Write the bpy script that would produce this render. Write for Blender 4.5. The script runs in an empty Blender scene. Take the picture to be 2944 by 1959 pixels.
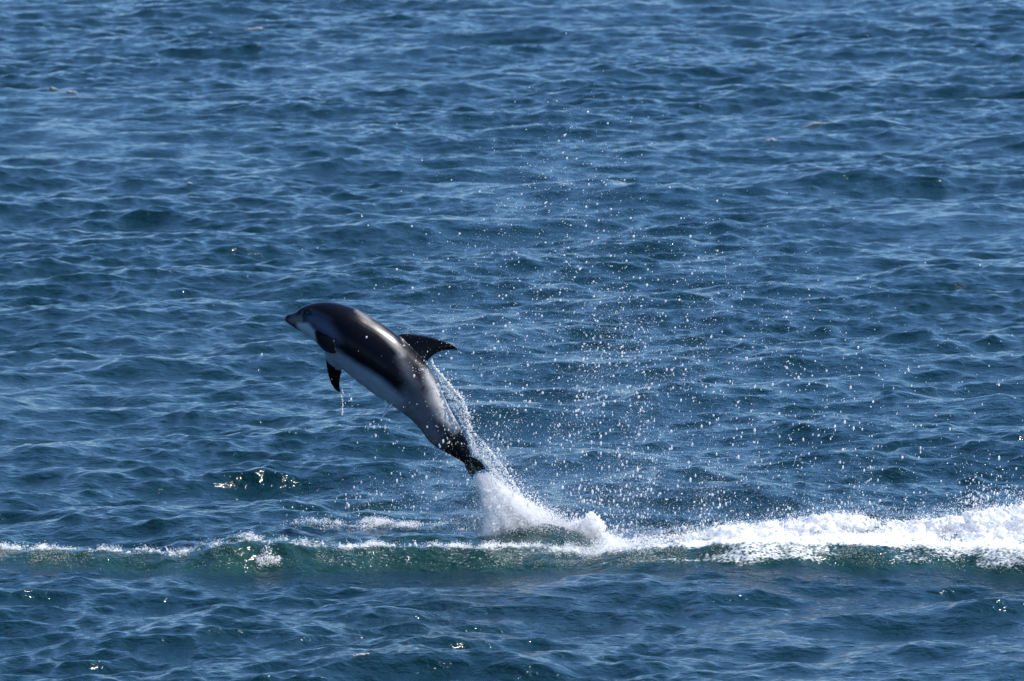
import bpy, bmesh, math
import numpy as np
from mathutils import Vector

# ------------------------------------------------------------------ camera, sky, sun, exposure
PW, PH = 2944.0, 1959.0          # the photograph's frame
FPX = 25530.0                    # focal length in those pixels
CAM_H = 9.4
PITCH = math.radians(5.55)
DY = 78.0                        # distance of the dolphin's plane
ROLL = math.radians(17)

sc = bpy.context.scene
col = sc.collection
cam_d = bpy.data.cameras.new('camera')
cam = bpy.data.objects.new('camera', cam_d)
col.objects.link(cam)
cam.location = (0, 0, CAM_H)
cam.rotation_euler = (math.pi / 2 - PITCH, 0, 0)
cam_d.sensor_width = 36.0
cam_d.lens = 36.0 * FPX / PW
cam_d.clip_start = 0.5
cam_d.clip_end = 20000
cam_d.dof.use_dof = True
cam_d.dof.focus_distance = DY * 1.006
cam_d.dof.aperture_fstop = 7.0
sc.camera = cam

SUN_EL = math.radians(48)
SUN_AZ = math.radians(70)        # from +Y (away from the camera) towards +X (right)
sun_dir = Vector((math.sin(SUN_AZ) * math.cos(SUN_EL), math.cos(SUN_AZ) * math.cos(SUN_EL), math.sin(SUN_EL)))
world = bpy.data.worlds.new('World')
sc.world = world
world.use_nodes = True
wn = world.node_tree
for n in list(wn.nodes):
    wn.nodes.remove(n)
sky = wn.nodes.new('ShaderNodeTexSky')
sky.sky_type = 'NISHITA'
sky.sun_disc = False
sky.sun_elevation = SUN_EL
sky.sun_rotation = SUN_AZ
sky.altitude = 0
sky.air_density = 0.8
sky.dust_density = 0.0
sky.ozone_density = 10.0
bg = wn.nodes.new('ShaderNodeBackground')
bg.inputs['Strength'].default_value = 0.136
wo = wn.nodes.new('ShaderNodeOutputWorld')
wn.links.new(sky.outputs[0], bg.inputs[0])
wn.links.new(bg.outputs[0], wo.inputs[0])
sun_l = bpy.data.lights.new('sun', 'SUN')
sun_l.energy = 5.0
sun_l.angle = math.radians(0.5)
sun_l.color = (1.0, 0.95, 0.87)
sun_o = bpy.data.objects.new('sun', sun_l)
col.objects.link(sun_o)
sun_o.rotation_euler = sun_dir.to_track_quat('Z', 'Y').to_euler()
sc.view_settings.view_transform = 'Standard'
sc.view_settings.look = 'None'
sc.view_settings.exposure = 0.62
sc.view_settings.gamma = 1.0
sc.view_settings.use_curve_mapping = False
sc.cycles.max_bounces = 10
sc.cycles.diffuse_bounces = 7
sc.cycles.glossy_bounces = 3
sc.cycles.caustics_reflective = False
sc.cycles.caustics_refractive = False

# ------------------------------------------------------------------ helpers
rng = np.random.default_rng(11)
CP, SP = math.cos(PITCH), math.sin(PITCH)


def at(px, py, Y=DY):
    """The point at depth Y that the photograph shows at this pixel (arrays welcome)."""
    px = np.asarray(px, float); py = np.asarray(py, float); Y = np.asarray(Y, float)
    a = (px - PW / 2) / FPX
    b = -(py - PH / 2) / FPX
    dy = CP + b * SP
    dz = -SP + b * CP
    s = Y / dy
    return np.stack(np.broadcast_arrays(a * s, Y, CAM_H + dz * s), -1)


def sea_y(py):
    """Distance at which the flat sea shows on this photograph row."""
    b = -(np.asarray(py, float) - PH / 2) / FPX
    return CAM_H * (CP + b * SP) / (SP - b * CP)


def hash3(i, j, k, seed):
    n = (i * 73856093) ^ (j * 19349663) ^ (k * 83492791) ^ (seed * 2654435)
    n = (n ^ (n >> 13)) * 1274126177
    n = n & 0x7fffffff
    n = (n ^ (n >> 16)) * 668265263
    return ((n & 0xffffff) / float(0xffffff))


def vnoise(x, y, z=0.0, seed=0):
    x = np.asarray(x, float); y = np.asarray(y, float); z = np.zeros_like(x) + z
    i, j, k = np.floor(x).astype(np.int64), np.floor(y).astype(np.int64), np.floor(z).astype(np.int64)
    u, v, w = x - i, y - j, z - k
    u = u * u * (3 - 2 * u); v = v * v * (3 - 2 * v); w = w * w * (3 - 2 * w)
    r = 0
    for di, fu in ((0, 1 - u), (1, u)):
        for dj, fv in ((0, 1 - v), (1, v)):
            for dk, fw in ((0, 1 - w), (1, w)):
                r = r + hash3(i + di, j + dj, k + dk, seed) * fu * fv * fw
    return r


def fbm(x, y, z=0.0, seed=0, octaves=4):
    r, a, t = 0, 1.0, 0
    for o in range(octaves):
        r = r + a * vnoise(x * 2 ** o, y * 2 ** o, np.asarray(z) * 2 ** o, seed + o)
        t += a; a *= 0.5
    return r / t


def sstep(a, b, x):
    t = np.clip((x - a) / (b - a), 0, 1)
    return t * t * (3 - 2 * t)


def mesh_np(name, V, F, mat, smooth=True):
    """F: (n,4) or (n,3) int array."""
    V = np.asarray(V, np.float32); F = np.asarray(F, np.int32)
    me = bpy.data.meshes.new(name)
    k = F.shape[1]
    me.vertices.add(len(V)); me.vertices.foreach_set('co', V.ravel())
    me.loops.add(F.size); me.loops.foreach_set('vertex_index', F.ravel())
    me.polygons.add(len(F))
    me.polygons.foreach_set('loop_start', np.arange(0, F.size, k, dtype=np.int32))
    me.polygons.foreach_set('use_smooth', np.full(len(F), smooth))
    me.update(calc_edges=True)
    if mat:
        me.materials.append(mat)
    return me


def link(name, me, parent=None):
    o = bpy.data.objects.new(name, me)
    col.objects.link(o)
    if parent:
        o.parent = parent
    return o


def tag(o, label=None, cat=None, group=None, kind=None):
    for k, v in (('label', label), ('category', cat), ('group', group), ('kind', kind)):
        if v:
            o[k] = v
    return o


class Mat:
    def __init__(self, name):
        self.m = bpy.data.materials.new(name)
        self.m.use_nodes = True
        self.t = self.m.node_tree
        self.t.nodes.clear()
        self.out = self.t.nodes.new('ShaderNodeOutputMaterial')

    def n(self, typ, **kw):
        nd = self.t.nodes.new('ShaderNode' + typ)
        for k, v in kw.items():
            if k.startswith('_'):
                setattr(nd, k[1:], v)
            else:
                nd.inputs[k.replace('_', ' ')].default_value = v
        return nd

    def l(self, a, b):
        self.t.links.new(a, b)

    def math(self, op, a, b=None, clamp=False):
        nd = self.t.nodes.new('ShaderNodeMath')
        nd.operation = op; nd.use_clamp = clamp
        for i, s in enumerate((a, b)):
            if s is None:
                continue
            if isinstance(s, (int, float)):
                nd.inputs[i].default_value = s
            else:
                self.l(s, nd.inputs[i])
        return nd.outputs[0]

    def mixc(self, f, a, b):
        nd = self.t.nodes.new('ShaderNodeMix'); nd.data_type = 'RGBA'
        for s, i in ((f, 0), (a, 6), (b, 7)):
            if isinstance(s, (int, float, tuple)):
                nd.inputs[i].default_value = s
            else:
                self.l(s, nd.inputs[i])
        return nd.outputs[2]


def rgb(r, g, b):
    return (r, g, b, 1.0)


# ------------------------------------------------------------------ materials
def make_sea_mat():
    M = Mat('sea_water')
    foam = M.n('Attribute', _attribute_name='foam')
    aer = M.n('Attribute', _attribute_name='aeration')
    geo = M.n('NewGeometry')
    base = M.mixc(aer.outputs['Fac'], rgb(0.0020, 0.020, 0.025), rgb(0.009, 0.040, 0.033))
    n1 = M.n('TexNoise', Scale=7.0, Detail=4.0, Roughness=0.6)
    n2 = M.n('TexNoise', Scale=1.3, Detail=2.0)
    M.l(geo.outputs['Position'], n1.inputs['Vector'])
    M.l(geo.outputs['Position'], n2.inputs['Vector'])
    bmp = M.n('Bump', Strength=1.0, Distance=0.05)
    M.l(n1.outputs[0], bmp.inputs['Height'])
    water = M.n('BsdfPrincipled', Roughness=0.10, IOR=1.333)
    M.l(base, water.inputs['Base Color'])
    M.l(bmp.outputs[0], water.inputs['Normal'])
    # foam breaks up into lace
    f1 = M.n('TexNoise', Scale=26.0, Detail=5.0, Roughness=0.65)
    M.l(geo.outputs['Position'], f1.inputs['Vector'])
    v1 = M.n('TexVoronoi', Scale=34.0)
    M.l(geo.outputs['Position'], v1.inputs['Vector'])
    h = M.math('ADD', M.math('MULTIPLY', f1.outputs[0], 0.75), M.math('MULTIPLY', v1.outputs['Distance'], 0.35))
    lim = M.math('SUBTRACT', 0.98, M.math('MULTIPLY', foam.outputs['Fac'], 0.98))
    k = M.math('MULTIPLY', M.math('SUBTRACT', h, lim), 3.2, clamp=True)
    white = M.n('BsdfPrincipled', Base_Color=rgb(0.80, 0.83, 0.84), Roughness=0.6)
    mix = M.n('MixShader')
    M.l(k, mix.inputs[0]); M.l(water.outputs[0], mix.inputs[1]); M.l(white.outputs[0], mix.inputs[2])
    M.l(mix.outputs[0], M.out.inputs[0])
    return M.m


def make_foam_mat(name, colr, trans=0.35, rough=0.5):
    M = Mat(name)
    d = M.n('BsdfPrincipled', Base_Color=rgb(*colr), Roughness=rough)
    t = M.n('BsdfTranslucent', Color=rgb(*colr))
    mix = M.n('MixShader', Fac=trans)
    M.l(d.outputs[0], mix.inputs[1]); M.l(t.outputs[0], mix.inputs[2])
    M.l(mix.outputs[0], M.out.inputs[0])
    return M.m


def make_skin_mat():
    M = Mat('dolphin_skin')
    c = M.n('Attribute', _attribute_name='skin')
    tc = M.n('TexCoord')
    n = M.n('TexNoise', Scale=14.0, Detail=5.0, Roughness=0.6)
    M.l(tc.outputs['Object'], n.inputs['Vector'])
    k = M.math('ADD', M.math('MULTIPLY', n.outputs[0], 0.5), 0.75)
    mul = M.n('VectorMath', _operation='SCALE')
    M.l(c.outputs['Color'], mul.inputs[0]); M.l(k, mul.inputs['Scale'])
    b = M.n('Bump', Strength=0.05, Distance=0.01)
    M.l(n.outputs[0], b.inputs['Height'])
    rr = M.math('ADD', M.math('MULTIPLY', n.outputs[0], 0.2), 0.16)
    s = M.n('BsdfPrincipled', IOR=1.36); s.inputs['Specular IOR Level'].default_value = 0.2
    M.l(mul.outputs[0], s.inputs['Base Color']); M.l(b.outputs[0], s.inputs['Normal']); M.l(rr, s.inputs['Roughness'])
    M.l(s.outputs[0], M.out.inputs[0])
    return M.m


SEA = make_sea_mat()
FOAM = make_foam_mat('white_foam', (0.97, 0.97, 0.97), 0.5)
SKIN = make_skin_mat()

# ------------------------------------------------------------------ the sea
WAVES = []
octs = [(6.0, 3.0, .0022, 34), (3.0, 1.5, .0050, 44), (1.5, .7, .0088, 60), (.7, .33, .0112, 70), (.33, .15, .0105, 76)]
wind = math.radians(-78)
for hi, lo, mss, n in octs:
    for q in range(n):
        lam = lo * (hi / lo) ** rng.random()
        th = wind + rng.normal() * (0.65 + 0.25 * rng.random() + (0.15 if lam < 1 else 0))
        if rng.random() < 0.08:
            th = rng.random() * 2 * math.pi
        k = 2 * math.pi / lam
        a = math.sqrt(2 * mss / n) / k * (0.6 + 0.8 * rng.random())
        WAVES.append((k * math.cos(th), k * math.sin(th), k, a, rng.random() * 2 * math.pi, lam))

MX = DY / FPX   # metres per photograph pixel at the dolphin


def X_of(px, Y=76.5):
    return (np.asarray(px, float) - PW / 2) / FPX * Y


_rx = X_of([-600, 0, 300, 500, 600, 700, 800, 900, 1000, 1250, 1450, 1700, 1900, 2200, 2400, 2700, 2944, 3400])
_crest = np.array([1572, 1572, 1578, 1588, 1566, 1548, 1552, 1564, 1568, 1564, 1572, 1590, 1588, 1572, 1566, 1560, 1562, 1564])
_tx = X_of([-600, 0, 300, 600, 900, 1200, 1500, 1800, 2100, 2400, 2700, 2944, 3400])
_toe = np.array([1625, 1628, 1640, 1648, 1645, 1636, 1640, 1650, 1656, 1652, 1642, 1650, 1650])


def ridge(x, y):
    """Height of the breaking wake ridge and 0..1 along its face (toe 0, crest 1, >1 behind)."""
    yt = sea_y(np.interp(x, _tx, _toe)) + 0.05 * np.sin(x * 5.1) + 0.03 * np.sin(x * 11.3 + 1)
    wd = 0.55 + 0.08 * np.sin(x * 2.3)
    yc = yt + wd
    H = np.maximum(at(PW / 2, np.interp(x, _rx, _crest), yc)[..., 2], 0.03)
    t = (y - yt) / wd
    f = np.where(t < 1, sstep(-0.15, 1.0, t), np.exp(-np.maximum(t - 1, 0) ** 2 / 2.2))
    # second, smaller ridge under the splash
    yc2 = 77.75 + 0.1 * np.sin(x * 1.7)
    H2 = 0.17 * np.exp(-((x - 0.35) / 0.45) ** 2) + 0.10 * np.exp(-((x + 0.6) / 0.8) ** 2)
    t2 = (y - yc2) / 0.38
    f2 = np.exp(-t2 ** 2)
    return H * f + H2 * f2, t, H, t2, H2


def sea_disp(x, y, fade=None):
    dx = np.zeros_like(x); dyv = np.zeros_like(x); dz = np.zeros_like(x)
    gust = 0.35 + 1.3 * fbm(x / 2.6, y / 7.0, 0, 5, 3)
    gust_s = gust.astype(np.float32)
    x32, y32 = x.astype(np.float32), y.astype(np.float32)
    for kx, ky, k, a, ph, lam in WAVES:
        p = kx * x32 + ky * y32 + ph
        s, c = np.sin(p), np.cos(p)
        amp = a * gust_s if lam < 0.9 else a
        dz += amp * c
        ch = 0.55 * amp / k
        dx -= ch * kx * s
        dyv -= ch * ky * s
    return dx, dyv, dz


def build_sea():
    ROWS0, ROWS1, R = 63.0, 176.0, 0.00053
    nr = int(math.log(ROWS1 / ROWS0) / R)
    ys = ROWS0 * np.exp(np.arange(nr + 1) * R)
    near = -np.array([6000, 3000, 1500, 700, 300, 120, 40, 0, -25, -42, -52, -58, -61], float)
    far = np.array([180, 188, 200, 220, 260, 330, 450, 700, 1200, 2500, 5000, 9000.0])
    ys = np.concatenate([near, ys, far])
    NC = 450
    half = 0.0725
    us = np.linspace(-1, 1, NC)
    ex = np.array([1.04, 1.12, 1.3, 1.7, 2.6, 5, 12, 40, 120, 500])
    us = np.concatenate([-ex[::-1], us, ex])
    w = half * np.maximum(ys, 45)
    X = us[None, :] * w[:, None]
    Y = np.repeat(ys[:, None], len(us), 1)
    core = (sstep(1.12, 0.99, np.abs(us))[None, :]) * (sstep(60, 63.5, ys) * sstep(180, 172, ys))[:, None]
    xf, yf, cf = X.ravel(), Y.ravel(), core.ravel()
    sel = cf > 0
    dx = np.zeros_like(xf); dyv = np.zeros_like(xf); dz = np.zeros_like(xf)
    a, b, c = sea_disp(xf[sel], yf[sel])
    hr, t, H, t2, H2 = ridge(xf[sel], yf[sel])
    calm = 1 - 0.6 * np.exp(-((yf[sel] - 76.5) / 0.65) ** 2)
    # chop on the ridge
    chop = (fbm(xf[sel] * 7, yf[sel] * 7, 0, 31, 3) - 0.5) * 0.06 * np.clip(hr / 0.15, 0, 1)
    dx[sel] = a * cf[sel] * calm; dyv[sel] = b * cf[sel] * calm; dz[sel] = (c * calm + hr + chop) * cf[sel]
    foam = np.zeros_like(xf); aer = np.zeros_like(xf)
    xs, ysl = xf[sel], yf[sel]
    rightness = sstep(0.5, 2.2, xs)
    face = np.exp(-((t - 1.0) / np.where(t < 1, 0.24 + 0.06 * rightness, 0.5 + 1.2 * rightness)) ** 2)
    amt = 0.55 + 0.35 * rightness + 0.25 * (fbm(xs * 1.5, ysl * 0.8, 0, 77, 3) - 0.5) * 2
    amt *= np.interp(xs, [-5, -2.9, -2.6, -1.6, -1.2, 0.3, 0.9], [.5, .45, .75, .9, .72, .8, 1]) * (0.55 + 0.8 * fbm(xs * 5, ysl * 2, 0, 78, 3))
    speck = (0.27 + 0.23 * sstep(.3, .7, fbm(xs * 2.6, ysl * 3.5, 0, 79, 3))) * sstep(-0.1, 0.35, t) * sstep(1.9, 1.1, t)
    foam[sel] = np.clip(np.maximum(face * amt, speck * (0.7 + 0.5 * rightness)) + 0.35 * np.exp(-(t2 / 1.2) ** 2) * np.clip(H2 / 0.1, 0, 1) * (t2 > 0), 0, 1)
    aer[sel] = np.clip(sstep(-0.3, 0.3, t) * sstep(4.0, 1.2, t), 0, 1)
    V = np.stack([xf + dx, yf + dyv, dz], -1)
    nR, nCc = len(ys), len(us)
    idx = np.arange(nR * nCc, dtype=np.int32).reshape(nR, nCc)
    F = np.stack([idx[:-1, :-1], idx[:-1, 1:], idx[1:, 1:], idx[1:, :-1]], -1).reshape(-1, 4)
    me = mesh_np('sea', V, F, SEA)
    for nm, arr in (('foam', foam), ('aeration', aer)):
        at_ = me.attributes.new(nm, 'FLOAT', 'POINT')
        at_.data.foreach_set('value', arr.astype(np.float32))
    o = link('sea', me)
    tag(o, 'wind-rippled deep blue sea with a foaming wake ridge', 'sea', kind='structure')
    return o


build_sea()

# ------------------------------------------------------------------ the dolphin
ST = [  # dorsal and belly outline, photograph pixels; lateral/vertical ratio
    (819, 912, 820, 924, .9), (828, 905.5, 829, 931, 1.0), (848, 899.5, 847, 943, .95), (861, 888, 862, 952, .92),
    (885, 877, 885, 966, .9), (910, 871, 906, 982, .88), (945, 869, 928, 1005, .87), (985, 876, 955, 1031, .87),
    (1027, 891, 985, 1061, .87), (1068, 914, 1015, 1087, .87), (1108, 938, 1047, 1111, .86), (1140, 961, 1080, 1136, .85),
    (1170, 989, 1112, 1157, .84), (1198, 1017, 1145, 1178, .82), (1228, 1047, 1172, 1198, .80), (1247, 1076, 1192, 1216, .78),
    (1265, 1115, 1208, 1234, .74), (1283, 1155, 1224, 1256, .68), (1302, 1193, 1242, 1276, .62), (1323, 1230, 1263, 1291, .56),
    (1340, 1261, 1290, 1305, .50), (1350, 1287, 1315, 1320, .48), (1353, 1307, 1332, 1331, .5), (1361, 1325, 1345, 1340, .5),
    (1368, 1343, 1359, 1349, .5)]
ST = np.array(ST, float)


def catmull(P, n):
    """Resample rows of P with a Catmull-Rom spline, n steps per span."""
    P = np.asarray(P, float)
    Q = np.vstack([2 * P[0] - P[1], P, 2 * P[-1] - P[-2]])
    out = []
    for i in range(1, len(Q) - 2):
        p0, p1, p2, p3 = Q[i - 1], Q[i], Q[i + 1], Q[i + 2]
        for t in np.arange(n) / n:
            out.append(0.5 * ((2 * p1) + (-p0 + p2) * t + (2 * p0 - 5 * p1 + 4 * p2 - p3) * t * t + (-p0 + 3 * p1 - 3 * p2 + p3) * t ** 3))
    out.append(P[-1])
    return np.array(out)


BS = catmull(ST, 5)
PD, PB = at(BS[:, 0], BS[:, 1]), at(BS[:, 2], BS[:, 3])
BC = (PD + PB) / 2
HH = np.linalg.norm(PD - PB, axis=1) / 2
E1 = (PD - PB) / (2 * HH[:, None])
RAT = BS[:, 4]
BA = HH / np.sqrt(math.cos(ROLL) ** 2 + (RAT * math.sin(ROLL)) ** 2)
BB = BA * RAT
YV = np.array([0, 1.0, 0])
DV = math.cos(ROLL) * E1 + math.sin(ROLL) * YV
LV = -math.cos(ROLL) * YV + math.sin(ROLL) * E1


def body_pt(i, phi):
    # slightly fuller flanks than an ellipse
    c, s = np.cos(phi), np.sin(phi)
    return BC[i] + (BA[i] * c)[..., None] * DV[i] + (BB[i] * s)[..., None] * LV[i]


def loft(rings):
    """Closed tube from rings of equal length; returns verts, quads/tri lists."""
    n = len(rings[0]); V = []; F = []
    for r in rings:
        V += [tuple(p) for p in r]
    for i in range(len(rings) - 1):
        for j in range(n):
            F.append((i * n + j, i * n + (j + 1) % n, (i + 1) * n + (j + 1) % n, (i + 1) * n + j))
    F.append(tuple(range(n - 1, -1, -1)))
    F.append(tuple(range((len(rings) - 1) * n, len(rings) * n)))
    return V, F


def fin(stations, nsub=5, m=9):
    """stations: (leading xyz, trailing xyz, thickness) root to tip -> lens-shaped solid."""
    S = np.array([list(a) + list(b) + [t] for a, b, t in stations], float)
    S = catmull(S, nsub)
    rings = []
    for i in range(len(S)):
        Lp, Tp, th = S[i, :3], S[i, 3:6], S[i, 6]
        j0, j1 = max(i - 1, 0), min(i + 1, len(S) - 1)
        span = (S[j1, :3] + S[j1, 3:6]) - (S[j0, :3] + S[j0, 3:6])
        ch = Tp - Lp
        nn = np.cross(ch, span); nn /= np.linalg.norm(nn) + 1e-9
        u = (1 - np.cos(np.linspace(0, math.pi, m))) / 2
        prof = th / 2 * np.sqrt(np.clip(u, 0, 1)) * (1 - u) * 2.6 + 0.0025
        up = [Lp + ch * q + nn * h for q, h in zip(u, prof)]
        dn = [Lp + ch * q - nn * h for q, h in zip(u[::-1][1:-1], prof[::-1][1:-1])]
        rings.append(up + dn)
    return loft(rings)


def P(px, py, off=0.0):
    return tuple(at(px, py, DY + off))


def build_dolphin():
    parts = []
    phi = np.linspace(0, 2 * math.pi, 40, endpoint=False)
    rings = [body_pt(np.full(40, i), phi) for i in range(len(BS))]
    parts.append(loft(rings))
    tn = math.tan(ROLL)
    lean = lambda d: d * MX * tn            # dorsal leans away from the camera

    def dq(px, py):                         # distance of a pixel above the fin base line
        ax, ay, bx, by = 1150, 957, 1233, 1044
        nx, ny = (by - ay), -(bx - ax)
        L = math.hypot(nx, ny)
        return ((px - ax) * nx + (py - ay) * ny) / L + 60

    D = lambda px, py: P(px, py, lean(dq(px, py)))
    parts.append(fin([(D(1128, 972), D(1215, 1062), .075), (D(1154, 960), D(1230, 1041), .062), (D(1190, 962), D(1241, 1029), .05),
                      (D(1230, 967), D(1258, 1016), .038), (D(1262, 976), D(1282, 1009), .028), (D(1296, 988), D(1306, 1008), .020),
                      (D(1316, 1000), D(1320, 1009), .012)]))
    # flukes
    parts.append(fin([(P(1344, 1316, .02), P(1368, 1352, .02), .05), (P(1352, 1313, -.06), P(1373, 1357, -.06), .045), (P(1368, 1319, -.13), P(1380, 1356, -.13), .032),
                      (P(1385, 1332, -.20), P(1389, 1352, -.21), .02), (P(1401, 1353, -.27), P(1401, 1354, -.275), .008)]))
    parts.append(fin([(P(1346, 1318, -.02), P(1368, 1352, -.02), .05), (P(1337, 1331, .06), P(1369, 1359, .06), .045), (P(1341, 1345, .13), P(1365, 1364, .13), .032),
                      (P(1349, 1360, .20), P(1362, 1369, .21), .02), (P(1359, 1377, .27), P(1361, 1377, .275), .008)]))
    # near flipper, folded down and back
    parts.append(fin([(P(906, 938, -.08), P(946, 928, -.10), .06), (P(904, 957, -.16), P(953, 950, -.17), .05), (P(909, 981, -.22), P(961, 974, -.23), .04),
                      (P(922, 1000, -.26), P(966, 992, -.26), .03), (P(940, 1013, -.285), P(968, 1005, -.28), .022), (P(961, 1019, -.30), P(969, 1013, -.295), .01)]))
    # far flipper, hanging below the chest
    parts.append(fin([(P(930, 985, .04), P(990, 1045, .04), .06), (P(936, 1030, .10), P(984, 1066, .10), .05), (P(941, 1065, .16), P(979, 1088, .16), .04),
                      (P(950, 1098, .21), P(978, 1108, .21), .03), (P(962, 1118, .24), P(979, 1121, .24), .02), (P(974, 1128, .255), P(980, 1128, .255), .01)]))
    V = []; F = []
    for v, f in parts:
        o = len(V); V += v; F += [tuple(i + o for i in q) for q in f]
    me = bpy.data.meshes.new('dolphin_cage'); me.from_pydata(V, [], F); me.update()
    bm = bmesh.new(); bm.from_mesh(me); bmesh.ops.recalc_face_normals(bm, faces=bm.faces); bm.to_mesh(me); bm.free()
    tmp = link('dolphin_cage', me)
    rm = tmp.modifiers.new('r', 'REMESH'); rm.mode = 'VOXEL'; rm.voxel_size = 0.008
    sm = tmp.modifiers.new('s', 'SMOOTH'); sm.factor = 0.5; sm.iterations = 4
    dg = bpy.context.evaluated_depsgraph_get()
    fin_me = bpy.data.meshes.new_from_object(tmp.evaluated_get(dg))
    bpy.data.objects.remove(tmp)
    fin_me.name = 'dolphin'
    nv = len(fin_me.vertices)
    co = np.empty(nv * 3, np.float32); fin_me.vertices.foreach_get('co', co); co = co.reshape(-1, 3).astype(float)
    # nearest body station, then angle round it; the right side is painted as a mirror of the left
    xz = co[:, [0, 2]]
    best = np.zeros(nv, int); bd = np.full(nv, 1e9)
    ax = np.gradient(BC, axis=0); ax /= np.linalg.norm(ax, axis=1)[:, None]
    for i in range(len(BS)):
        rel = co - BC[i]
        d = np.abs(rel @ ax[i]) + 0.15 * np.linalg.norm(rel, axis=1)
        m = d < bd; best[m] = i; bd[m] = d[m]
    rel = co - BC[best]
    ca = (rel * DV[best]).sum(1) / BA[best]; sa = (rel * LV[best]).sum(1) / BB[best]
    rad = np.hypot(ca, sa); phi = np.abs(np.arctan2(sa, ca))
    along = (rel * ax[best]).sum(1)
    q = body_pt(best, phi) + along[:, None] * ax[best]
    # project to photograph pixels
    vx, vy, vz = q[:, 0], q[:, 1], q[:, 2] - CAM_H
    dep = vy * CP - vz * SP
    px = PW / 2 + FPX * vx / dep; py = PH / 2 - FPX * (vy * SP + vz * CP) / dep
    wob = 5 * (vnoise(px / 25, py / 25, 0, 3) - .5)
    C = np.zeros((nv, 3)); C[:] = (0.0035, 0.004, 0.007)

    def stroke(pts, colr, soft, strength=1.0):
        d = np.full(nv, 1e9)
        for (x0, y0, r0), (x1, y1, r1) in zip(pts[:-1], pts[1:]):
            ex, ey = x1 - x0, y1 - y0
            t = np.clip(((px - x0) * ex + (py - y0) * ey) / (ex * ex + ey * ey), 0, 1)
            d = np.minimum(d, np.hypot(px - x0 - ex * t, py - y0 - ey * t) - (r0 + (r1 - r0) * t))
        k = strength * (1 - sstep(-soft, soft, d + wob))
        C[:] = C * (1 - k[:, None]) + np.array(colr) * k[:, None]

    stroke([(892, 912, 14), (930, 935, 16), (960, 965, 10), (975, 990, 8)], (.058, .074, .115), 15)
    stroke([(872, 893, 6), (884, 899, 8), (892, 905, 4)], (.006, .008, .014), 6)                                 # eye patch
    stroke([(820, 918, 1), (845, 924, 1.5), (868, 929, 1)], (.008, .008, .010), 2, .8)                          # mouth line          # cheek and shoulder
    stroke([(838, 922, 9), (856, 922, 14)], (.11, .10, .10), 9)                                               # beak
    stroke([(868, 899, 1), (865, 912, 2), (868, 928, 4)], (.16, .19, .23), 5, .6)                                                # line behind the beak
    stroke([(862, 938, 10), (878, 943, 16), (900, 962, 14), (912, 985, 14)], (.34, .41, .50), 6)              # throat
    stroke([(925, 1000, 16), (955, 1018, 20), (985, 1040, 21), (1020, 1068, 22), (1058, 1092, 24), (1095, 1118, 26), (1130, 1146, 26), (1160, 1168, 24), (1186, 1194, 14)], (.22, .27, .35), 12)  # belly
    stroke([(1170, 1125, 6), (1205, 1180, 26), (1240, 1240, 24), (1262, 1272, 14)], (.11, .12, .155), 26)      # tail stock side
    stroke([(1140, 1020, 8), (1172, 1086, 10), (1215, 1150, 12), (1245, 1190, 8)], (.12, .12, .14), 16, .8)
    stroke([(1000, 884, 2), (1034, 906, 5), (1075, 938, 8), (1103, 963, 10), (1124, 989, 10), (1142, 1014, 5)], (.23, .22, .205), 9)  # pale back streak
    stroke([(1205, 1050, 2), (1232, 1092, 14), (1254, 1130, 22), (1278, 1182, 24), (1306, 1226, 12)], (.46, .45, .45), 19)      # pale saddle marking, widened and lightened to paint in sunlight on the back
    fins = sstep(1.12, 1.25, rad) * (best > 12)
    C[:] = C * (1 - fins[:, None]) + np.array((.003, .003, .005)) * fins[:, None]
    # flippers are dark too
    fl = (sstep(1.06, 1.16, rad) * (best >= 20) * (best <= 55))
    fl = np.maximum(fl, (best > 8) * (best < 60) * (rad > 1.1))
    C[:] = C * (1 - fl[:, None]) + np.array((.003, .003, .005)) * fl[:, None]
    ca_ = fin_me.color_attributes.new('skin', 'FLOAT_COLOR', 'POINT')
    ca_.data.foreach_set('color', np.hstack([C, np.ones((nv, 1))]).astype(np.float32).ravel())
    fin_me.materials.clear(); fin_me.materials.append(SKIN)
    fin_me.polygons.foreach_set('use_smooth', np.ones(len(fin_me.polygons), bool))
    # origin at the body's middle
    org = BC[45]
    fin_me.vertices.foreach_set('co', (co - org).astype(np.float32).ravel())
    o = link('dolphin', fin_me); o.location = org
    tag(o, 'black, grey and white dolphin leaping clear of the sea, head to the left', 'dolphin')
    em = Mat('dolphin_eye'); es = em.n('BsdfPrincipled', Base_Color=rgb(.008, .007, .006), Roughness=.05); em.l(es.outputs[0], em.out.inputs[0])
    bm = bmesh.new(); bmesh.ops.create_icosphere(bm, subdivisions=3, radius=.011)
    eme = bpy.data.meshes.new('eye'); bm.to_mesh(eme); bm.free(); eme.materials.append(em.m)
    for s in (1, -1):
        i = 20
        pt = body_pt(np.array([i]), np.array([s * math.radians(72)]))[0]
        e = link('eye', eme, o); e.location = tuple(BC[i] + (pt - BC[i]) * .97 - org)
    return o


build_dolphin()


# ------------------------------------------------------------------ foam, splash and spray
def unit_mesh(kind):
    if kind == 'octa':
        V = np.array([(1, 0, 0), (-1, 0, 0), (0, 1, 0), (0, -1, 0), (0, 0, 1), (0, 0, -1)], float)
        F = np.array([(0, 2, 4), (2, 1, 4), (1, 3, 4), (3, 0, 4), (2, 0, 5), (1, 2, 5), (3, 1, 5), (0, 3, 5)])
        return V, F
    bm = bmesh.new(); bmesh.ops.create_icosphere(bm, subdivisions=2 if kind == 'ico2' else 1, radius=1)
    V = np.array([v.co[:] for v in bm.verts]); F = np.array([[v.index for v in f.verts] for f in bm.faces]); bm.free()
    return V, F


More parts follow.
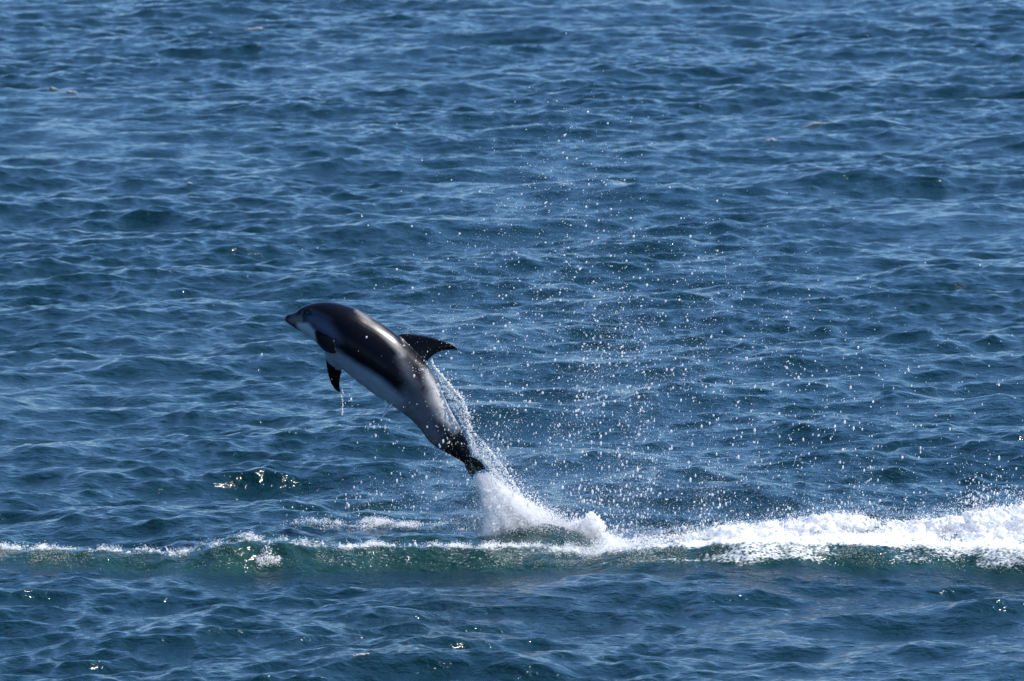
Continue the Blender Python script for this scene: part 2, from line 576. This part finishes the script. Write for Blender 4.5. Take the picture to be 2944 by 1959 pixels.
def scatter(name, C, R, mat, kind='ico1', stretch=None, jitter=0.0):
    """One mesh of many small drops: centres C, radii R, stretch vectors (n,3) scale along each axis."""
    V0, F0 = unit_mesh(kind)
    C = np.asarray(C, float); R = np.asarray(R, float); n = len(C)
    ang = rng.random(n) * 2 * math.pi
    ca, sa = np.cos(ang), np.sin(ang)
    B = np.repeat(V0[None], n, 0)
    B = np.stack([B[..., 0] * ca[:, None] - B[..., 1] * sa[:, None], B[..., 0] * sa[:, None] + B[..., 1] * ca[:, None], B[..., 2]], -1)
    if jitter:
        B = B * (1 + jitter * (rng.random(B.shape[:2]) - .5))[..., None]
    B = B * R[:, None, None]
    if stretch is not None:
        B = B * np.asarray(stretch)[:, None, :]
    V = (B + C[:, None, :]).reshape(-1, 3)
    F = (F0[None] + (np.arange(n) * len(V0))[:, None, None]).reshape(-1, F0.shape[1])
    return mesh_np(name, V, F, mat)


def blob_union(name, C, R, mat, voxel, rough=0.0, smooth=2):
    """Many balls fused into one continuous lumpy skin."""
    me = scatter('cage', C, R, None, 'ico2', jitter=0.25)
    tmp = link('cage', me)
    rm = tmp.modifiers.new('r', 'REMESH'); rm.mode = 'VOXEL'; rm.voxel_size = voxel
    sm = tmp.modifiers.new('s', 'SMOOTH'); sm.factor = .5; sm.iterations = smooth
    dg = bpy.context.evaluated_depsgraph_get()
    out = bpy.data.meshes.new_from_object(tmp.evaluated_get(dg))
    bpy.data.objects.remove(tmp)
    out.name = name
    nv = len(out.vertices)
    co = np.empty(nv * 3, np.float32); out.vertices.foreach_get('co', co); co = co.reshape(-1, 3)
    if rough:
        no = np.empty(nv * 3, np.float32); out.vertices.foreach_get('normal', no); no = no.reshape(-1, 3)
        k = fbm(co[:, 0] * 25, co[:, 1] * 25, co[:, 2] * 25, 9, 3) - .5
        co = co + no * (k * rough)[:, None]
        out.vertices.foreach_set('co', co.astype(np.float32).ravel())
    out.materials.clear(); out.materials.append(mat)
    out.polygons.foreach_set('use_smooth', np.ones(len(out.polygons), bool))
    return out


def sea_z(x, y):
    """Height of the built sea at these places (sideways shift of the waves ignored)."""
    x = np.asarray(x, float); y = np.asarray(y, float)
    a, b, c = sea_disp(x, y)
    hr = ridge(x, y)[0]
    calm = 1 - 0.6 * np.exp(-((y - 76.5) / 0.65) ** 2)
    chop = (fbm(x * 7, y * 7, 0, 31, 3) - 0.5) * 0.06 * np.clip(hr / 0.15, 0, 1)
    return c * calm + hr + chop


def sea_pt(x, y):
    """Points of the built sea surface."""
    x = np.asarray(x, float); y = np.asarray(y, float)
    a, b, c = sea_disp(x, y)
    hr = ridge(x, y)[0]
    calm = 1 - 0.6 * np.exp(-((y - 76.5) / 0.65) ** 2)
    chop = (fbm(x * 7, y * 7, 0, 31, 3) - 0.5) * 0.06 * np.clip(hr / 0.15, 0, 1)
    return np.stack([x + a * calm, y + b * calm, c * calm + hr + chop], -1)


def merge(name, meshes, mat):
    V = []; F = []; o = 0
    tri = []
    for me in meshes:
        me.calc_loop_triangles()
        nv = len(me.vertices); co = np.empty(nv * 3, np.float32); me.vertices.foreach_get('co', co)
        t = np.empty(len(me.loop_triangles) * 3, np.int32); me.loop_triangles.foreach_get('vertices', t)
        V.append(co.reshape(-1, 3)); tri.append(t.reshape(-1, 3) + o); o += nv
    return mesh_np(name, np.vstack(V), np.vstack(tri), mat)


_gn = {}


def point_group(mat):
    """Node group: keep the mesh and turn every vertex that carries a radius into a ball."""
    if mat.name in _gn:
        return _gn[mat.name]
    g = bpy.data.node_groups.new('drops_' + mat.name, 'GeometryNodeTree')
    g.interface.new_socket('Geometry', in_out='INPUT', socket_type='NodeSocketGeometry')
    g.interface.new_socket('Geometry', in_out='OUTPUT', socket_type='NodeSocketGeometry')
    gi, go = g.nodes.new('NodeGroupInput'), g.nodes.new('NodeGroupOutput')
    na = g.nodes.new('GeometryNodeInputNamedAttribute'); na.data_type = 'FLOAT'; na.inputs[0].default_value = 'radius_of_drop'
    gt = g.nodes.new('FunctionNodeCompare'); gt.data_type = 'FLOAT'; gt.operation = 'GREATER_THAN'; gt.inputs[1].default_value = 1e-6
    mp = g.nodes.new('GeometryNodeMeshToPoints'); sm = g.nodes.new('GeometryNodeSetMaterial'); sm.inputs['Material'].default_value = mat
    jn = g.nodes.new('GeometryNodeJoinGeometry')
    g.links.new(na.outputs[0], gt.inputs[0])
    g.links.new(gi.outputs[0], mp.inputs['Mesh']); g.links.new(gt.outputs[0], mp.inputs['Selection']); g.links.new(na.outputs[0], mp.inputs['Radius'])
    g.links.new(mp.outputs[0], sm.inputs['Geometry'])
    g.links.new(sm.outputs[0], jn.inputs[0]); g.links.new(gi.outputs[0], jn.inputs[0])
    g.links.new(jn.outputs[0], go.inputs[0])
    _gn[mat.name] = g
    return g


def with_points(name, me, C, R, mat):
    """Object from a mesh plus a cloud of tiny balls."""
    n0 = len(me.vertices)
    me.vertices.add(len(C))
    co = np.empty((n0 + len(C)) * 3, np.float32); me.vertices.foreach_get('co', co)
    co = co.reshape(-1, 3); co[n0:] = C
    me.vertices.foreach_set('co', co.ravel())
    a = me.attributes.new('radius_of_drop', 'FLOAT', 'POINT')
    a.data.foreach_set('value', np.concatenate([np.zeros(n0), R]).astype(np.float32))
    me.update()
    o = link(name, me)
    m = o.modifiers.new('drops', 'NODES'); m.node_group = point_group(mat)
    return o


def wake_foam():
    """The white bank of broken water on the right of the ridge."""
    tx = np.array([1640, 1700, 1850, 2000, 2100, 2180, 2300, 2400, 2450, 2520, 2600, 2700, 2800, 2850, 2944, 3100, 3300])
    top = np.array([1572, 1566, 1550, 1538, 1522, 1512, 1498, 1490, 1488, 1502, 1506, 1502, 1488, 1470, 1462, 1470, 1485])
    bx = np.array([1640, 1700, 1900, 2000, 2100, 2200, 2400, 2600, 2700, 2800, 2944, 3300])
    bot = np.array([1588, 1598, 1610, 1610, 1612, 1618, 1624, 1632, 1630, 1622, 1620, 1622])
    n = 16000
    px = 1650 + (3250 - 1650) * rng.random(n) ** 0.8
    u = rng.random(n)
    py = np.interp(px, bx, bot) * (1 - u) + np.interp(px, tx, top) * u
    lump = fbm(px / 70, py / 30, 0, 41, 3)
    Y = 76.4 + 1.25 * u + rng.normal(0, .06, n)
    C = at(px, py, Y)
    C[:, 2] += (lump - .5) * 0.16 - 0.025
    R = (0.012 + 0.055 * lump * rng.random(n) ** 3) * np.clip(.4 + 2 * u, 0, 1) * np.clip((px - 1500) / 700, .5, 1)
    keep = lump > 0.42 + 0.10 * (px < 2000)
    core = blob_union('core', C[keep], R[keep], FOAM, 0.013, 0.05, 7)
    # curling strands and fingers thrown up along the back edge
    fc, fr = [], []
    for q in range(60):
        x0 = 2080 + 950 * rng.random(); y0 = np.interp(x0, tx, top) + rng.normal(4, 5)
        vx, vy = rng.normal(0, 1.6), -1.0 - 1.2 * rng.random()
        ln = int(4 + 11 * rng.random() ** 1.6); yy = 77.5 + rng.normal(0, .15)
        r0 = .007 + .011 * rng.random(); cur = rng.normal(0, .12)
        x, y = x0, y0
        for k in range(ln):
            fc.append(at(x + rng.normal(0, 1.5), y + rng.normal(0, 1.2), yy)); fr.append(r0 * (1 - .6 * k / ln) * (.7 + .7 * rng.random()))
            x += vx; y += vy; vx += cur; vy += .1
    st = scatter('strands', np.array(fc), np.array(fr), FOAM, 'ico1')
    # loose clots over the bank
    m = 5000
    px = 1640 + 1560 * rng.random(m); u = 1.06 - np.abs(rng.normal(0, .35, m))
    py = np.interp(px, bx, bot) * (1 - u) + np.interp(px, tx, top) * u
    C2 = at(px, py - 4 * rng.random(m), 76.4 + 1.25 * u)
    r2 = .004 + .008 * rng.random(m) ** 2
    cl = scatter('clots', C2, r2, FOAM, 'ico1', jitter=.4)
    # froth coat and torn-off mist
    m = 150000
    px = 1560 + 1640 * rng.random(m) ** .9
    u = rng.random(m) * 1.0 + np.where(rng.random(m) < .35, np.abs(rng.normal(0, .22, m)), 0)
    lump = fbm(px / 70, (np.interp(px, bx, bot) * (1 - u) + np.interp(px, tx, top) * u) / 30, 0, 41, 3)
    py = np.interp(px, bx, bot) * (1 - u) + np.interp(px, tx, top) * u
    tear = fbm(px / 28 + py / 40, py / 14, 0, 43, 3)
    C3 = at(px, py, 76.4 + 1.25 * np.minimum(u, 1) + rng.normal(0, .09, m))
    C3[:, 2] += (lump - .5) * .16 + rng.normal(.012, .022, m)
    C3[:, 1] -= .05 * rng.random(m)
    keep = rng.random(m) < (.25 + 1.5 * sstep(.42, .62, tear)) * sstep(1540, 1760, px)
    C3 = C3[keep]; r3 = .0012 + .0022 * rng.random(len(C3)) ** 2
    o = with_points('wake_foam', merge('wake_foam', [core, st, cl], FOAM), C3, r3, FOAM)
    tag(o, 'churned white bank of foam piled along the wake ridge', 'foam', kind='stuff')


def ridge_foam():
    """Clots and streaks of foam lying on the ridge's crest and face."""
    n = 120000
    x = -5.0 + 10.0 * rng.random(n)
    t = rng.random(n) * 2.1 - .05
    yt = sea_y(np.interp(x, _tx, _toe)) + 0.05 * np.sin(x * 5.1) + 0.03 * np.sin(x * 11.3 + 1)
    y = yt + t * (0.55 + 0.08 * np.sin(x * 2.3))
    px = x / 76.6 * FPX + PW / 2
    crest = np.interp(px, [-300, 0, 300, 430, 560, 680, 800, 950, 1050, 1200, 1400, 1600, 1800, 2200, 3300], [.05, .07, .08, .15, .8, .95, .9, .45, .4, .6, .55, .65, .8, .8, .8])
    face = np.interp(px, [-300, 0, 250, 330, 450, 900, 1000, 1300, 1500, 1900, 2400, 3300], [.55, .60, .50, .28, .20, .22, .40, .50, .48, .50, .55, .55])
    cl = fbm(x * 9, y * 5, 0, 51, 3)
    cl2 = fbm(x * 2.2, y * 1.5, 0, 53, 2)
    band = np.exp(-((t - 1.02) / np.where(t < 1, .17, .35)) ** 2)
    pf = 2.4 * face * sstep(.05, .45, t) * sstep(1.9, 1.2, t) * sstep(.45, .60, cl) * sstep(.25, .6, cl2)
    p = np.maximum(crest * band * sstep(.40, .58, cl) * sstep(.30, .58, fbm(x * 1.7, y * 0, 0, 91, 3)), pf)
    k = rng.random(n) < p * .42
    x, y, t, band = x[k], y[k], t[k], band[k]
    S = sea_pt(x, y)
    m = len(x)
    R = (.003 + .008 * rng.random(m) ** 2) * (1 + .6 * band)
    st = np.stack([1 + 1.2 * rng.random(m), 1 + .5 * rng.random(m), .55 + .6 * band * rng.random(m)], -1)
    C = S + np.stack([0 * x, 0 * x, R * .3 + band * .02 * rng.random(m) ** 2], -1)
    top_ = (band > .35) & (rng.random(m) < .35)
    a = scatter('clots', C[top_], R[top_] * .8, FOAM, 'ico1', st[top_], .3)
    low = band <= .35
    # bubbles drifting on and just under the face
    lowC = C[low]; lowC = lowC[rng.random(len(lowC)) < .55]
    B = np.repeat(lowC, 4, 0); B = B + rng.normal(0, 1, B.shape) * np.array([.030, .025, .004])
    o = with_points('bubble_streaks', scatter('bubble_streaks', C[low][::6], R[low][::6] * .55, BUBBLE, 'octa', st[low][::6] * np.array([1.8, 1, .5])), B, .0010 + .0034 * rng.random(len(B)) ** 3, BUBBLE)
    tag(o, 'grey-green bubble streaks drifting on the face of the wake ridge', 'bubbles', kind='stuff')
    T = np.repeat(C[band > .35], 8, 0)
    T = T + rng.normal(0, 1, T.shape) * np.array([.020, .03, .010]) + np.array([0, 0, .004])
    T[:, 2] += .035 * rng.random(len(T)) ** 8
    T = T[rng.random(len(T)) < sstep(.36, .6, fbm(T[:, 0] * 14, T[:, 1] * 8, T[:, 2] * 20, 93, 3))]
    # little jets standing off the crest
    fc, fr = [], []
    for q in range(30):
        pxx = 420 + 1500 * rng.random(); xx = float(X_of(pxx, 76.6))
        yy = float(sea_y(np.interp(xx, _tx, _toe)) + .55)
        zz = float(sea_z(np.array([xx]), np.array([yy]))[0])
        ln = int(3 + 9 * rng.random() ** 1.5); r0 = .006 + .008 * rng.random(); vx = rng.normal(0, .004)
        for j in range(ln):
            fc.append((xx + vx * j + rng.normal(0, .006), yy + rng.normal(0, .01), zz + .007 * j)); fr.append(r0 * (1 - .7 * j / ln) * (.8 + .4 * rng.random()))
    b = scatter('jets', np.array(fc), np.array(fr), FOAM, 'ico1')
    # second line of foam behind, left of the splash
    n = 2200
    px = rng.normal(1090, 110, n); py = 1522 + rng.normal(0, 5, n) + .00035 * (px - 1100) ** 2 * .3
    kk = fbm(px / 18, py / 6, 0, 57, 3) > .52
    px, py = px[kk], py[kk]
    yy = sea_y(py)
    xx = X_of(px, yy)
    R = .004 + .008 * rng.random(len(xx)) ** 2
    S2 = sea_pt(xx, yy) + np.stack([0 * xx, 0 * xx, .003 + .03 * rng.random(len(xx)) ** 3], -1)
    c = scatter('back_line', S2[::5], R[::5] * .7, FOAM, 'ico1', None, .3)
    S2 = np.repeat(S2, 5, 0); S2 = S2 + rng.normal(0, 1, S2.shape) * np.array([.03, .03, .008])
    T = np.vstack([T, S2])
    o = with_points('crest_foam', merge('crest_foam', [a, b, c], FOAM), T, .0012 + .0028 * rng.random(len(T)) ** 2, FOAM)
    tag(o, 'broken streaks and clots of foam on the green wake ridge', 'foam', kind='stuff')
    # the one curl of foam on the ridge's face
    n = 900
    px = 768 - 34 * (rng.random(n) - .5) * 2; u = (px - 768) / 45
    xx = X_of(px, 76.3)
    tt = .52 + .09 * rng.normal(0, 1, n) + .18 * np.exp(-((u + .1) / .45) ** 2) * rng.random(n)
    C = sea_pt(xx, sea_y(np.interp(xx, _tx, _toe)) + .55 * tt)
    C[:, 2] += .045 * np.exp(-((u + .1) / .5) ** 2) * rng.random(n)
    C[:, :2] += rng.normal(0, .012, (n, 2)); C[:, 2] += rng.normal(.004, .006, n)
    q = slice(None, None, 16)
    C[:, 2] += .03 * (fbm(C[:, 0] * 30, C[:, 1] * 30, 0, 95, 2) - .5)
    o = with_points('foam_curl', scatter('foam_curl', C[q], .004 + .006 * rng.random(len(C[q])) ** 2, FOAM, 'ico1', None, .3), C, .0015 + .0025 * rng.random(n) ** 2, FOAM)
    tag(o, 'small white curl of foam on the green face of the wake ridge', 'foam', kind='stuff')


def tail_splash():
    n = 13000
    v = rng.random(n) ** .75
    xl = np.interp(v, [0, .25, .5, .75, 1], [1370, 1384, 1396, 1402, 1394])
    xr = np.interp(v, [0, .25, .5, .75, 1], [1400, 1452, 1515, 1590, 1690])
    w = rng.random(n)
    px = xl + (xr - xl) * w
    edge = fbm(px / 40, v * 6, 0, 61, 3)
    py = 1364 + v * 178 + 8 * w * (1 - v)
    dep = (.05 + .30 * v) * rng.normal(0, .5, n)
    R = (.006 + .012 * rng.random(n) ** 2 * v ** .3) * (.6 + .6 * edge)
    C = at(px, py, DY + dep)
    keep = (w < .35 + .75 * edge * rng.random(n) + .2 * v) & (w > .06) & (v > .06)
    C, R = C[keep], R[keep]
    # second clump to the right
    n2 = 1800
    a = rng.random(n2) * math.pi; q = rng.random(n2) ** .5
    px2 = 1688 + 52 * q * np.cos(a); py2 = 1545 - 62 * q * np.sin(a) * np.interp(np.cos(a), [-1, -.3, .2, .6, 1], [.6, .75, 1.15, .9, .4])
    C2 = at(px2, py2, DY + rng.normal(0, .12, n2)); R2 = .006 + .014 * rng.random(n2) ** 2
    core = blob_union('core', np.vstack([C, C2]), np.concatenate([R, R2]), FOAM, .009, .02, 3)
    # fine drops torn from its edges
    m = 6000
    v = rng.random(m) ** .7; s = rng.random(m)
    xl = np.interp(v, [0, .25, .5, .75, 1], [1370, 1384, 1396, 1402, 1394]); xr = np.interp(v, [0, .25, .5, .75, 1], [1402, 1456, 1522, 1598, 1700])
    right = s > .3
    off = np.abs(rng.normal(0, 1, m))
    px = np.where(rng.random(m) < .3, xl + (xr - xl) * rng.random(m), np.where(right, xr - 14 + off * (14 + 16 * v), xl + 10 - off * (12 + 20 * v)))
    py = 1362 + v * 176 + rng.normal(0, 6, m) - right * off * 5
    C3 = at(px, py, DY + (.05 + .30 * v) * rng.normal(-.15, .65, m)); R3 = .0022 + .005 * rng.random(m) ** 2
    # plume fingers
    fc, fr = [], []
    for q in range(40):
        vv = rng.random(); x = np.interp(vv, [0, .25, .5, .75, 1], [1400, 1450, 1512, 1588, 1690]) + rng.normal(0, 5); y = 1364 + vv * 172
        if q % 3 == 0:
            x = 1690 + rng.normal(0, 25); y = 1500 + rng.normal(0, 8)
        vx, vy = .6 + rng.normal(0, 1.0), -1.6 - 1.4 * rng.random(); yy = DY + rng.normal(0, .12); r0 = .006 + .009 * rng.random()
        for j in range(int(5 + 12 * rng.random())):
            fc.append(at(x, y, yy)); fr.append(r0 * max(.25, 1 - j / 14) * (.7 + .6 * rng.random())); x += vx; y += vy; vy += .12
    f = scatter('fingers', np.array(fc), np.array(fr), FOAM, 'ico1')
    d = scatter('drops', C3, R3, FOAM, 'octa')
    # the powdery body of the plume
    m = 170000
    v = rng.random(m) ** .7; w = rng.beta(1.3, 1.5, m)
    xl = np.interp(v, [0, .25, .5, .75, 1], [1372, 1383, 1393, 1396, 1380]); xr = np.interp(v, [0, .25, .5, .75, 1], [1408, 1464, 1532, 1612, 1725])
    px = xl + (xr - xl) * w + rng.normal(0, 3, m); py = 1368 + v * 172 + rng.normal(0, 5, m)
    fil = fbm(w * 16, v * 3.2, 0, 63, 3)                     # streaks that run down the plume
    keep = rng.random(m) < .35 + 1.6 * sstep(.40, .62, fil)
    px, py, v = px[keep], py[keep], v[keep]
    C4 = at(px, py, DY + (.05 + .32 * v) * rng.normal(-.25, .5, len(v)))
    n5 = 26000
    a5 = rng.random(n5) * math.pi; q5 = np.sqrt(rng.random(n5)) * (.8 + .7 * fbm(a5 * 5, a5 * 0, 0, 65, 3))
    C5 = at(1690 + 56 * q5 * np.cos(a5), 1548 - 56 * q5 * np.sin(a5), DY + rng.normal(-.08, .12, n5))
    C4 = np.vstack([C4, C5]); r4 = .0011 + .0021 * rng.random(len(C4)) ** 2
    o = with_points('tail_splash', merge('tail_splash', [core, d, f], FOAM), C4, r4, FOAM)
    tag(o, 'dense white splash plume thrown up behind the tail flukes', 'splash', kind='stuff')


def beads(path, n, r0, r1, wob, Yo=0.0):
    pts = catmull(np.array(path, float), 12)
    i = np.sort(rng.random(n)) * (len(pts) - 1)
    k = i.astype(int); f = (i - k)[:, None]
    p = pts[k] * (1 - f) + pts[np.minimum(k + 1, len(pts) - 1)] * f
    p = p + rng.normal(0, wob, p.shape)
    lump = .35 + 1.1 * vnoise(np.arange(n) / 6.0, np.zeros(n), 0, int(n))
    return at(p[:, 0], p[:, 1], DY + Yo + rng.normal(0, .012, n)), (r0 + (r1 - r0) * rng.random(n) ** 2) * lump


def trailing_water():
    A = [(1238, 1036), (1254, 1062), (1276, 1086), (1293, 1108), (1312, 1130), (1332, 1152), (1341, 1182), (1346, 1214), (1364, 1246), (1396, 1282), (1422, 1314), (1450, 1346), (1472, 1382), (1496, 1420)]
    A2 = [(1290, 1105), (1300, 1130), (1312, 1150), (1330, 1165), (1338, 1190)]
    B = [(1256, 1075), (1278, 1116), (1302, 1168), (1330, 1218), (1352, 1262), (1362, 1300), (1384, 1318), (1412, 1350), (1440, 1384)]
    C, R = [], []
    for path, n, r0, r1, w in ((A, 420, .003, .011, 1.6), (A2, 90, .003, .010, 1.5), (B, 380, .002, .006, 1.8)):
        c, r = beads(path, n, r0, r1, w); C.append(c); R.append(r)
    # drops in the sheet between the two
    a, b = catmull(A, 12), catmull(B, 12)
    m = 2600
    q = rng.random(m) ** .6; w = rng.random(m)[:, None]
    pa = a[(q * (len(a) - 1)).astype(int)]; pb = b[(q * (len(b) - 1)).astype(int)]
    p = pa * w + pb * (1 - w) + rng.normal(0, 4, (m, 2)) + np.array([10, 0]) * rng.random((m, 1)) ** 3 * 4 * (w > .6)
    C.append(at(p[:, 0], p[:, 1], DY + rng.normal(0, .05, m))); R.append(.0015 + .0045 * rng.random(m) ** 2)
    o = link('trailing_water', scatter('trailing_water', np.vstack(C), np.concatenate(R), BEAD, 'ico1', None, .2))
    tag(o, 'glittering ropes and beads of water streaming off the dolphin\'s back', 'water', kind='stuff')
    # string of drops off the flipper tip
    c1, r1 = beads([(980, 1130), (983, 1145), (986, 1160), (984, 1172), (985, 1182), (983, 1194)], 70, .003, .007, .8, .25)
    c2, r2 = beads([(984, 1118), (985, 1126), (986, 1132)], 14, .003, .006, .7, .25)
    o = link('water_drip', scatter('water_drip', np.vstack([c1, c2]), np.concatenate([r1, r2]), BEAD, 'ico1', None, .2))
    tag(o, 'thin string of bright drops falling from the hanging flipper\'s tip', 'water drip', kind='stuff')
    cs, rs = [], []
    for path, n in (([(1128, 1160), (1120, 1172), (1110, 1186), (1100, 1200)], 60), ([(1106, 1148), (1111, 1160), (1108, 1172), (1104, 1184)], 40)):
        c, r = beads(path, n * 2, .0045, .0075, .6, -.12); cs.append(c); rs.append(r)
    o = link('water_drip', scatter('water_drip', np.vstack(cs), np.concatenate(rs), BEAD, 'ico1', None, .2))
    tag(o, 'forked thread of water dripping from the dolphin\'s white belly', 'water drip', kind='stuff')


def spray():
    mix = [(1640, 400, 120, 110, 100), (1600, 620, 170, 120, 480), (1650, 800, 220, 140, 1000), (1740, 1000, 280, 140, 1700), (1840, 1200, 330, 140, 2000), (2150, 900, 280, 140, 260), (2480, 1250, 230, 150, 260),
           (1900, 1370, 380, 110, 1500), (2320, 1220, 300, 180, 380), (1080, 1450, 120, 45, 260), (1260, 1390, 90, 80, 170), (1650, 1470, 130, 60, 700),
           (2480, 1470, 330, 34, 1300), (2850, 1430, 70, 38, 420), (1420, 1330, 60, 80, 330), (1310, 1262, 30, 30, 30), (1215, 1058, 16, 16, 45), (1080, 1226, 18, 14, 90), (1003, 1150, 12, 10, 30), (1280, 1130, 25, 45, 60), (1900, 1530, 170, 16, 900)]
    pts = np.vstack([np.stack([rng.normal(a, c, n), rng.normal(b, d, n)], -1) for a, b, c, d, n in mix])
    # uneven, as thrown water is
    pts = pts[rng.random(len(pts)) < .4 + 1.0 * sstep(.35, .75, fbm((pts[:, 0] + .35 * pts[:, 1]) / 90, pts[:, 1] / 240, 0, 71, 3))]
    near = (pts[:, 0] < 1400) & (pts[:, 0] > 1190)
    behind = near & (pts[:, 1] > 1285)
    near = near & ~behind
    C = at(pts[:, 0], pts[:, 1], DY + np.where(near, -.22 - .15 * rng.random(len(pts)), np.where(behind, .15 + .4 * rng.random(len(pts)), rng.normal(0, .45, len(pts)))))
    C = C[(C[:, 2] > .12) & (np.abs(C[:, 0]) < 5.5)]
    n = len(C)
    R = np.clip(np.exp(rng.normal(math.log(.0031), .55, n)), .0011, .0105)
    low = sstep(2.6, .6, C[:, 2])
    st = np.stack([np.ones(n), np.ones(n), 1 + 1.6 * low * rng.random(n)], -1)
    a = scatter('drops', C, R, BEAD, 'ico1', st)
    # the finest mist
    mm = [(1520, 1470, 90, 45, 4500), (1420, 1500, 40, 30, 2500), (1330, 1500, 60, 28, 1500), (1900, 1535, 190, 13, 6000), (2550, 1490, 300, 20, 4500), (1800, 1450, 220, 60, 2500)]
    pts = np.vstack([np.stack([rng.normal(p, c, k), rng.normal(q, d, k)], -1) for p, q, c, d, k in mm])
    D = at(pts[:, 0], pts[:, 1], DY - .2 + rng.normal(0, .3, len(pts)))
    D = D[D[:, 2] > .06]
    big_mix = [(1620, 620, 150, 140, 2500), (1640, 800, 190, 150, 6000), (1740, 1000, 260, 150, 14000), (1840, 1230, 320, 130, 16000), (1950, 1410, 380, 80, 26000), (1120, 1440, 130, 45, 3000), (1330, 1420, 60, 60, 3500), (1480, 1370, 60, 60, 6000)]
    pts = np.vstack([np.stack([rng.normal(p, c, k), rng.normal(q, d, k)], -1) for p, q, c, d, k in big_mix])
    pts = pts[rng.random(len(pts)) < .3 + 0.9 * sstep(.4, .75, fbm((pts[:, 0] + .35 * pts[:, 1]) / 90, pts[:, 1] / 240, 0, 71, 3))]
    E = at(pts[:, 0], pts[:, 1], DY + rng.normal(0, .4, len(pts)))
    E = E[rng.random(len(E)) < .6]
    E = E[(E[:, 2] > .08) & (np.abs(E[:, 0]) < 5.5)]
    D = np.vstack([D, E])
    o = with_points('spray', a, D, .0009 + .0010 * rng.random(len(D)) ** 2, BEAD)
    tag(o, 'fine spray of countless white drops hanging over the sea', 'spray', kind='stuff')
    # the biggest drops stand alone
    V0, F0 = unit_mesh('ico2')
    dm = mesh_np('water_drop', V0, F0, BEAD)
    big = [(1630, 455), (1618, 440), (1690, 322), (1623, 390), (1606, 405), (1567, 585), (1685, 595), (1822, 680), (1840, 800), (1720, 685), (1652, 798), (1985, 680), (1958, 628),
           (2062, 578), (2008, 742), (1860, 820), (1595, 782), (1473, 744), (1453, 938), (1420, 1002), (1600, 1016), (1678, 1032), (1787, 998), (1855, 998), (1511, 1180), (1560, 1130),
           (1656, 1182), (1690, 1165), (1738, 1162), (1812, 1167), (1804, 1114), (1874, 1104), (1836, 1142), (1769, 946), (1718, 924), (1808, 1280), (1726, 1216), (1487, 1215), (1410, 1155),
           (2025, 1453), (2032, 1466), (2101, 1470), (2089, 1482), (2150, 1481), (2252, 1452), (2250, 1466), (2040, 1422), (1960, 1420), (2082, 1416), (1900, 1518), (2132, 1500), (2063, 1504),
           (1996, 1444), (2065, 1460), (2655, 1446), (2530, 1440), (2170, 1330), (2110, 1260), (2240, 1190), (1930, 1240), (1980, 1330), (1880, 1390)]
    for i, (x, y) in enumerate(big):
        o = link('water_drop', dm)
        o.location = tuple(at(x, y, DY + rng.normal(0, .3)))
        r = .0065 + .0045 * rng.random()
        o.scale = (r, r, r * (1 + .35 * rng.random()))
        tag(o, 'large round white water drop standing out in the fine spray', 'water drop', 'large drops in the spray')


def whitecaps():
    spots = [(730, 87, 55, 10, 'bright white crest of foam breaking on the farthest open water'),
             (205, 254, 48, 14, 'pale breaking crest of foam beside a smaller clot of foam'),
             (152, 263, 22, 10, 'small pale clot of foam beside a wider breaking crest'),
             (2345, 368, 75, 12, 'wide ragged white crest of foam beyond the spray'),
             (2225, 420, 30, 14, 'short glinting crest of foam near a wider ragged crest'),
             (1790, 533, 60, 7, 'thin broken line of pale foam behind the spray'),
             (540, 545, 14, 7, 'tiny pale fleck of foam on open water above the dolphin'),
             (1030, 1914, 46, 6, 'thin line of pale foam on the dark water before the wake ridge')]
    for px, py, w, h, lab in spots:
        Y0 = float(sea_y(py)); x = float(X_of(px, Y0))
        yy = np.linspace(Y0 - 1.0, Y0 + 1.0, 80)
        zz = sea_z(np.full(80, x), yy)
        yc = float(yy[np.argmax(zz + .0 * yy)])
        wm = w / FPX * yc
        n = int(30 + w * 2.2)
        dx = np.clip(rng.normal(0, wm * .26, n), -wm * .5, wm * .5)
        yl = np.array([yc] * n) + rng.normal(-.03, .035, n)
        # follow the crest
        yg = yl[:, None] + np.linspace(-.15, .15, 7)[None]
        zg = sea_z(np.repeat(x + dx, 7), yg.ravel()).reshape(n, 7)
        yl = yg[np.arange(n), np.argmax(zg, 1)] + rng.normal(-.03, .05, n)
        S = sea_pt(x + dx, yl); z = S[:, 2]
        R = (.003 + .007 * rng.random(n) ** 3) * (yc / 78) ** .7
        hm = h / FPX * yc
        C = np.stack([S[:, 0], np.clip(S[:, 1], yc - .12, yc + .12), z + .003 + hm * .35 * rng.random(n) ** 2 * np.exp(-(dx / (wm * .4)) ** 2)], -1)
        nb = max(6, int(wm / .008)); bxs = x + np.linspace(-.5, .5, nb) * wm * .95
        by = np.full(nb, yc)
        CH = sea_pt(bxs, by)
        kp = np.min(np.linalg.norm(C[:, None] - CH[None], axis=2), 1) < .03
        C, R, n = C[kp], R[kp], int(kp.sum())
        C = np.vstack([C, sea_pt(bxs, by) + np.array([0, 0, .002])]); R = np.concatenate([R, np.full(nb, .010) * (.85 + .3 * rng.random(nb))]); n = len(C)
        me = scatter('whitecap', C - np.array([x, yc, 0]), R, SCRAP, 'ico1', np.stack([1.3 + rng.random(n), np.ones(n), np.where(np.arange(n) < n - nb, .8, .45)], -1), .3)
        o = link('whitecap', me); o.location = (x, yc, 0)
        tag(o, lab, 'whitecap', 'flecks of foam on the open sea')


BUBBLE = make_foam_mat('bubbly_water', (0.46, 0.50, 0.45), 0.3)
SCRAP = make_foam_mat('thin_foam', (0.74, 0.74, 0.72), 0.4)
BEAD = make_foam_mat('water_beads', (0.95, 0.95, 0.95), 0.55, 0.15)
wake_foam()
ridge_foam()
tail_splash()
trailing_water()
spray()
whitecaps()
